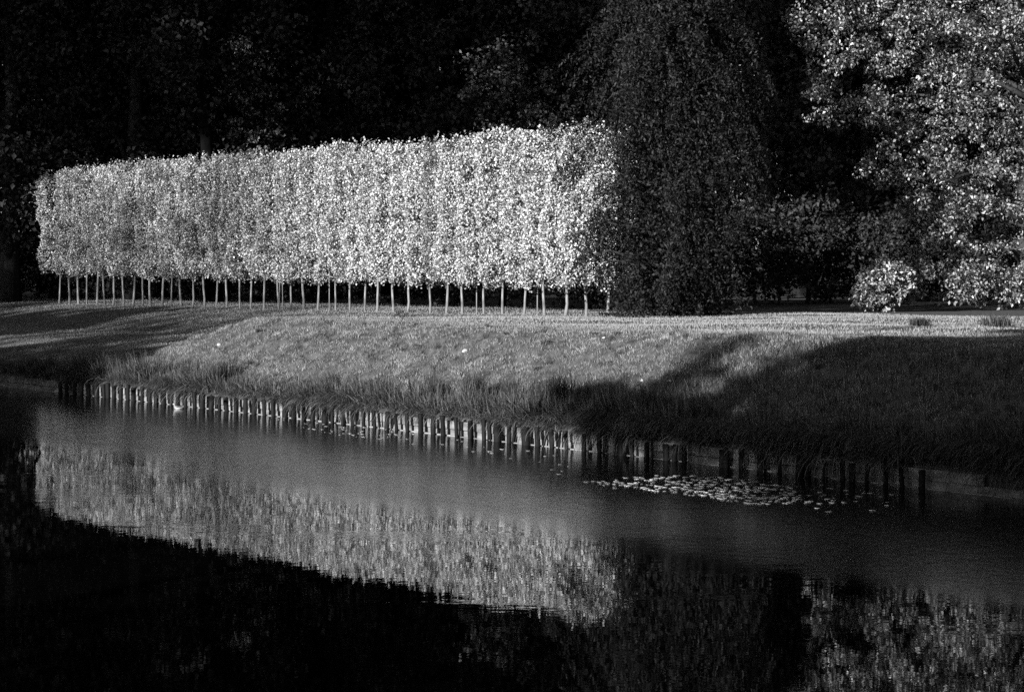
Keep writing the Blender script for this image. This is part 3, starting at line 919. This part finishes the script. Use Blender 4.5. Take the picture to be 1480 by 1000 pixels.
def weed(px, py, label, sc=1.0):
    x0, y0, zz0 = px_on_ground(px, py, 2.0)
    rr = np.random.default_rng(int(px) + 1)
    root = empty('weed', (x0, y0, zz0)); tag(root, label, 'weed')
    g = Geo(); cs = []
    for k in range(6):
        e = rr.normal(size=3) * [0.16, 0.16, 0] + [0, 0, rr.uniform(0.10, 0.26)]
        pth = limb_path(np.zeros(3), e * sc, rr, sag=0.2); tube(g, pth, np.linspace(0.008, 0.003, 5), 4); cs.append(pth[2:])
    cs = np.concatenate(cs); cs = np.repeat(cs, 3, 0) + rr.normal(size=(len(cs) * 3, 3)) * 0.025
    v, f = leaf_geo(cs, rr.normal(size=cs.shape) + [0, 0, 0.5], 0.09, 0.035, 0.1, 0, rr)
    obj('stem', g.mesh('stem'), M['bark'], root); obj('leaves', make_mesh('leaves', v, f), M['rush'], root)


weed(581, 462, 'small dark weed sticking up on the crest of the bank below the clipped row')


def lump(px, py, size, label, seed):
    x0, y0, zz0 = px_on_ground(px, py, 1.2)
    bm = bmesh.new(); bmesh.ops.create_icosphere(bm, subdivisions=3, radius=1.0)
    rr = np.random.default_rng(seed); dirs = unit(rr.normal(size=(7, 3)))
    for vv in bm.verts:
        c_ = np.array(vv.co); k_ = 1 + 0.22 * sum(np.sin(3 * c_ @ q + i) for i, q in enumerate(dirs)) / 2.2
        vv.co = Vector(c_ * k_ * np.array([1.0, 0.8, 0.75]) * size)
    me = bpy.data.meshes.new('pale_stone'); bm.to_mesh(me); bm.free()
    o = obj('pale_stone', me, M['stone'], loc=(x0, y0, zz0 + size * 0.45), smooth=True)
    tag(o, label, 'stone', 'pale stones on the bank')


lump(672, 509, 0.062, 'white lump lying in the grass in the middle of the slope', 1)
lump(317, 501, 0.060, 'white lump on the left shoulder of the bank above the left posts', 2)
lump(928, 551, 0.035, 'tiny pale lump low on the slope right of centre, left of the wider one', 3)
lump(968, 553, 0.045, 'pale lump low on the slope right of centre at the edge of the shade', 4)
lump(873, 489, 0.03, 'tiny pale speck high on the slope below the yew', 5)

# ------------------------------------------------------------------ lily pads on the water
def pad_mesh(seed):
    rr = np.random.default_rng(seed)
    k = 12
    a = np.linspace(0.22, 2 * np.pi - 0.22, k)
    rad = 1 + rr.normal(size=k) * 0.06
    rim = np.stack([np.cos(a) * rad, np.sin(a) * rad, 0.06 + rr.normal(size=k) * 0.06], -1)
    v = np.concatenate([[[0.0, 0, 0.0]], rim, rim * [0.97, 0.97, 1] - [0, 0, 0.04], [[0, 0, -0.04]]])
    f = [[0, 1 + q, 2 + q] for q in range(k - 1)] + [[2 * k + 1, k + 2 + q, k + 1 + q] for q in range(k - 1)]
    f += [[1 + q, k + 1 + q, k + 2 + q] for q in range(k - 1)] + [[1 + q, k + 2 + q, 2 + q] for q in range(k - 1)]
    f += [[0, k + 1, 1], [0, 2 * k + 1, k + 1], [0, k, 2 * k], [0, 2 * k, 2 * k + 1]]
    return make_mesh('lily_pad', v, f)


pads = [pad_mesh(k) for k in range(6)]
r = np.random.default_rng(13)


def pad_spots(poly, n):
    xs = [p_[0] for p_ in poly]; ys = [p_[1] for p_ in poly]
    px = r.uniform(min(xs), max(xs), n * 6); py = r.uniform(min(ys), max(ys), n * 6)
    k = in_poly(px, py, poly)
    return np.stack([px[k], py[k]], -1)[:n]


A1 = pad_spots([(838, 696), (940, 687), (1060, 688), (1150, 706), (1165, 728), (1080, 729), (980, 713), (880, 705)], 420)
A2 = pad_spots([(1120, 690), (1290, 712), (1290, 740), (1180, 742), (1150, 720)], 40)
A3 = pad_spots([(400, 598), (560, 618), (600, 640), (480, 628), (380, 604)], 75)
A4 = pad_spots([(560, 622), (700, 640), (830, 660), (820, 690), (700, 655), (580, 640)], 30)
groups = [(A1, 'pale floating pad in the bright patch off the shaded right bank', 'bright patch of floating pads'),
          (A2, 'dim floating pad trailing right of the bright patch', 'dim floating pads'),
          (A3, 'small floating pad below the left middle posts', 'floating pads below the left middle posts'),
          (A4, 'stray floating pad below the middle posts', 'stray floating pads')]
extra_v = []; extra_f = []; ne = 0
count = 0
allowed = {0: 190, 1: 30, 2: 50, 3: 25}
for gi, (spots, lab, grp) in enumerate(groups):
    for q, (px, py) in enumerate(spots):
        x, y = px_at_z(px, py, 0)
        sc = r.uniform(0.02, 0.052) * (0.8 if gi >= 2 else 1.0)
        me = pads[r.integers(6)]
        rot = r.uniform(0, 6.28)
        if q < allowed[gi]:
            o = obj('lily_pad', me, M['pad'], loc=(x, y, 0.006), rotz=rot)
            o.scale = (sc * 1.25, sc * 0.9, sc * 0.8)
            tag(o, lab, 'lily pad', grp)
        else:
            vv = np.empty(len(me.vertices) * 3, np.float32); me.vertices.foreach_get('co', vv); vv = vv.reshape(-1, 3) * sc
            cr_, sr_ = math.cos(rot), math.sin(rot)
            vv = np.stack([vv[:, 0] * cr_ - vv[:, 1] * sr_ + x, vv[:, 0] * sr_ + vv[:, 1] * cr_ + y, vv[:, 2] + 0.006], -1)
            ff = np.array([p_.vertices[:] for p_ in me.polygons]) + ne
            extra_v.append(vv); extra_f.append(ff); ne += len(vv)
tag(obj('floating_pads', make_mesh('floating_pads', np.concatenate(extra_v), np.concatenate(extra_f)), M['pad']), 'small floating leaves scattered among the lily pads', 'floating leaves', kind='stuff')

# ------------------------------------------------------------------ the water bird
def swept(sections, sides=14):
    """sections: (centre xyz, half width, half height, pitch)"""
    g = Geo(); vs = []
    a = np.linspace(0, 2 * np.pi, sides, endpoint=False)
    for (cx, cy, cz), hw, hh, pt in sections:
        e1 = np.array([0, 1.0, 0]); e2 = np.array([-math.sin(pt), 0, math.cos(pt)])
        vs.append(np.array([cx, cy, cz]) + np.cos(a)[:, None] * e1 * hw + np.sin(a)[:, None] * e2 * hh)
    n_ = len(sections); v_ = np.concatenate(vs)
    i = np.arange(n_ - 1)[:, None] * sides; j = np.arange(sides)[None, :]; j2 = (j + 1) % sides
    f_ = np.stack([i + j, i + j2, i + sides + j2, i + sides + j], -1).reshape(-1, 4)
    tri = np.concatenate([f_[:, [0, 1, 2]], f_[:, [0, 2, 3]], [[0, k + 1, k] for k in range(1, sides - 1)],
                          [[(n_ - 1) * sides, (n_ - 1) * sides + k, (n_ - 1) * sides + k + 1] for k in range(1, sides - 1)]])
    return make_mesh('body', v_, tri)


dx_, dy_ = px_on_line(258, np.array(to_xy(0, -0.75)), np.array(to_xy(40, -0.75)))
duck = empty('water_bird', (dx_, dy_, 0), math.radians(172))
duck.scale = (0.62, 0.62, 0.62)
tag(duck, 'small pale water bird swimming in front of the left posts', 'bird')
body = swept([((-0.24, 0, 0.10), 0.010, 0.006, 0.3), ((-0.20, 0, 0.085), 0.045, 0.022, 0.2), ((-0.10, 0, 0.06), 0.085, 0.062, 0.1), ((0.0, 0, 0.05), 0.100, 0.078, 0.0),
              ((0.09, 0, 0.055), 0.085, 0.075, 0.2), ((0.14, 0, 0.085), 0.055, 0.055, 0.8), ((0.155, 0, 0.13), 0.034, 0.036, 1.3), ((0.162, 0, 0.165), 0.032, 0.034, 1.2),
              ((0.178, 0, 0.195), 0.038, 0.042, 0.7), ((0.205, 0, 0.205), 0.036, 0.038, 0.2), ((0.232, 0, 0.20), 0.020, 0.022, 0.0), ((0.240, 0, 0.198), 0.008, 0.01, 0)])
obj('body', body, M['duck'], duck, smooth=True)
obj('bill', swept([((0.232, 0, 0.197), 0.014, 0.010, 0), ((0.262, 0, 0.192), 0.015, 0.006, 0), ((0.285, 0, 0.189), 0.010, 0.004, 0)], 8), M['duck_dark'], duck, smooth=True)
for sgn in (-1, 1):
    o = obj('wing', swept([((0.07, sgn * 0.078, 0.085), 0.010, 0.02, 0), ((0.0, sgn * 0.092, 0.09), 0.016, 0.042, 0.05), ((-0.12, sgn * 0.072, 0.098), 0.014, 0.034, 0.1), ((-0.22, sgn * 0.03, 0.115), 0.006, 0.01, 0.2)], 10), M['duck_dark'], duck, smooth=True)
for o in scene.objects:
    if o.type == 'MESH':
        o.data.update()
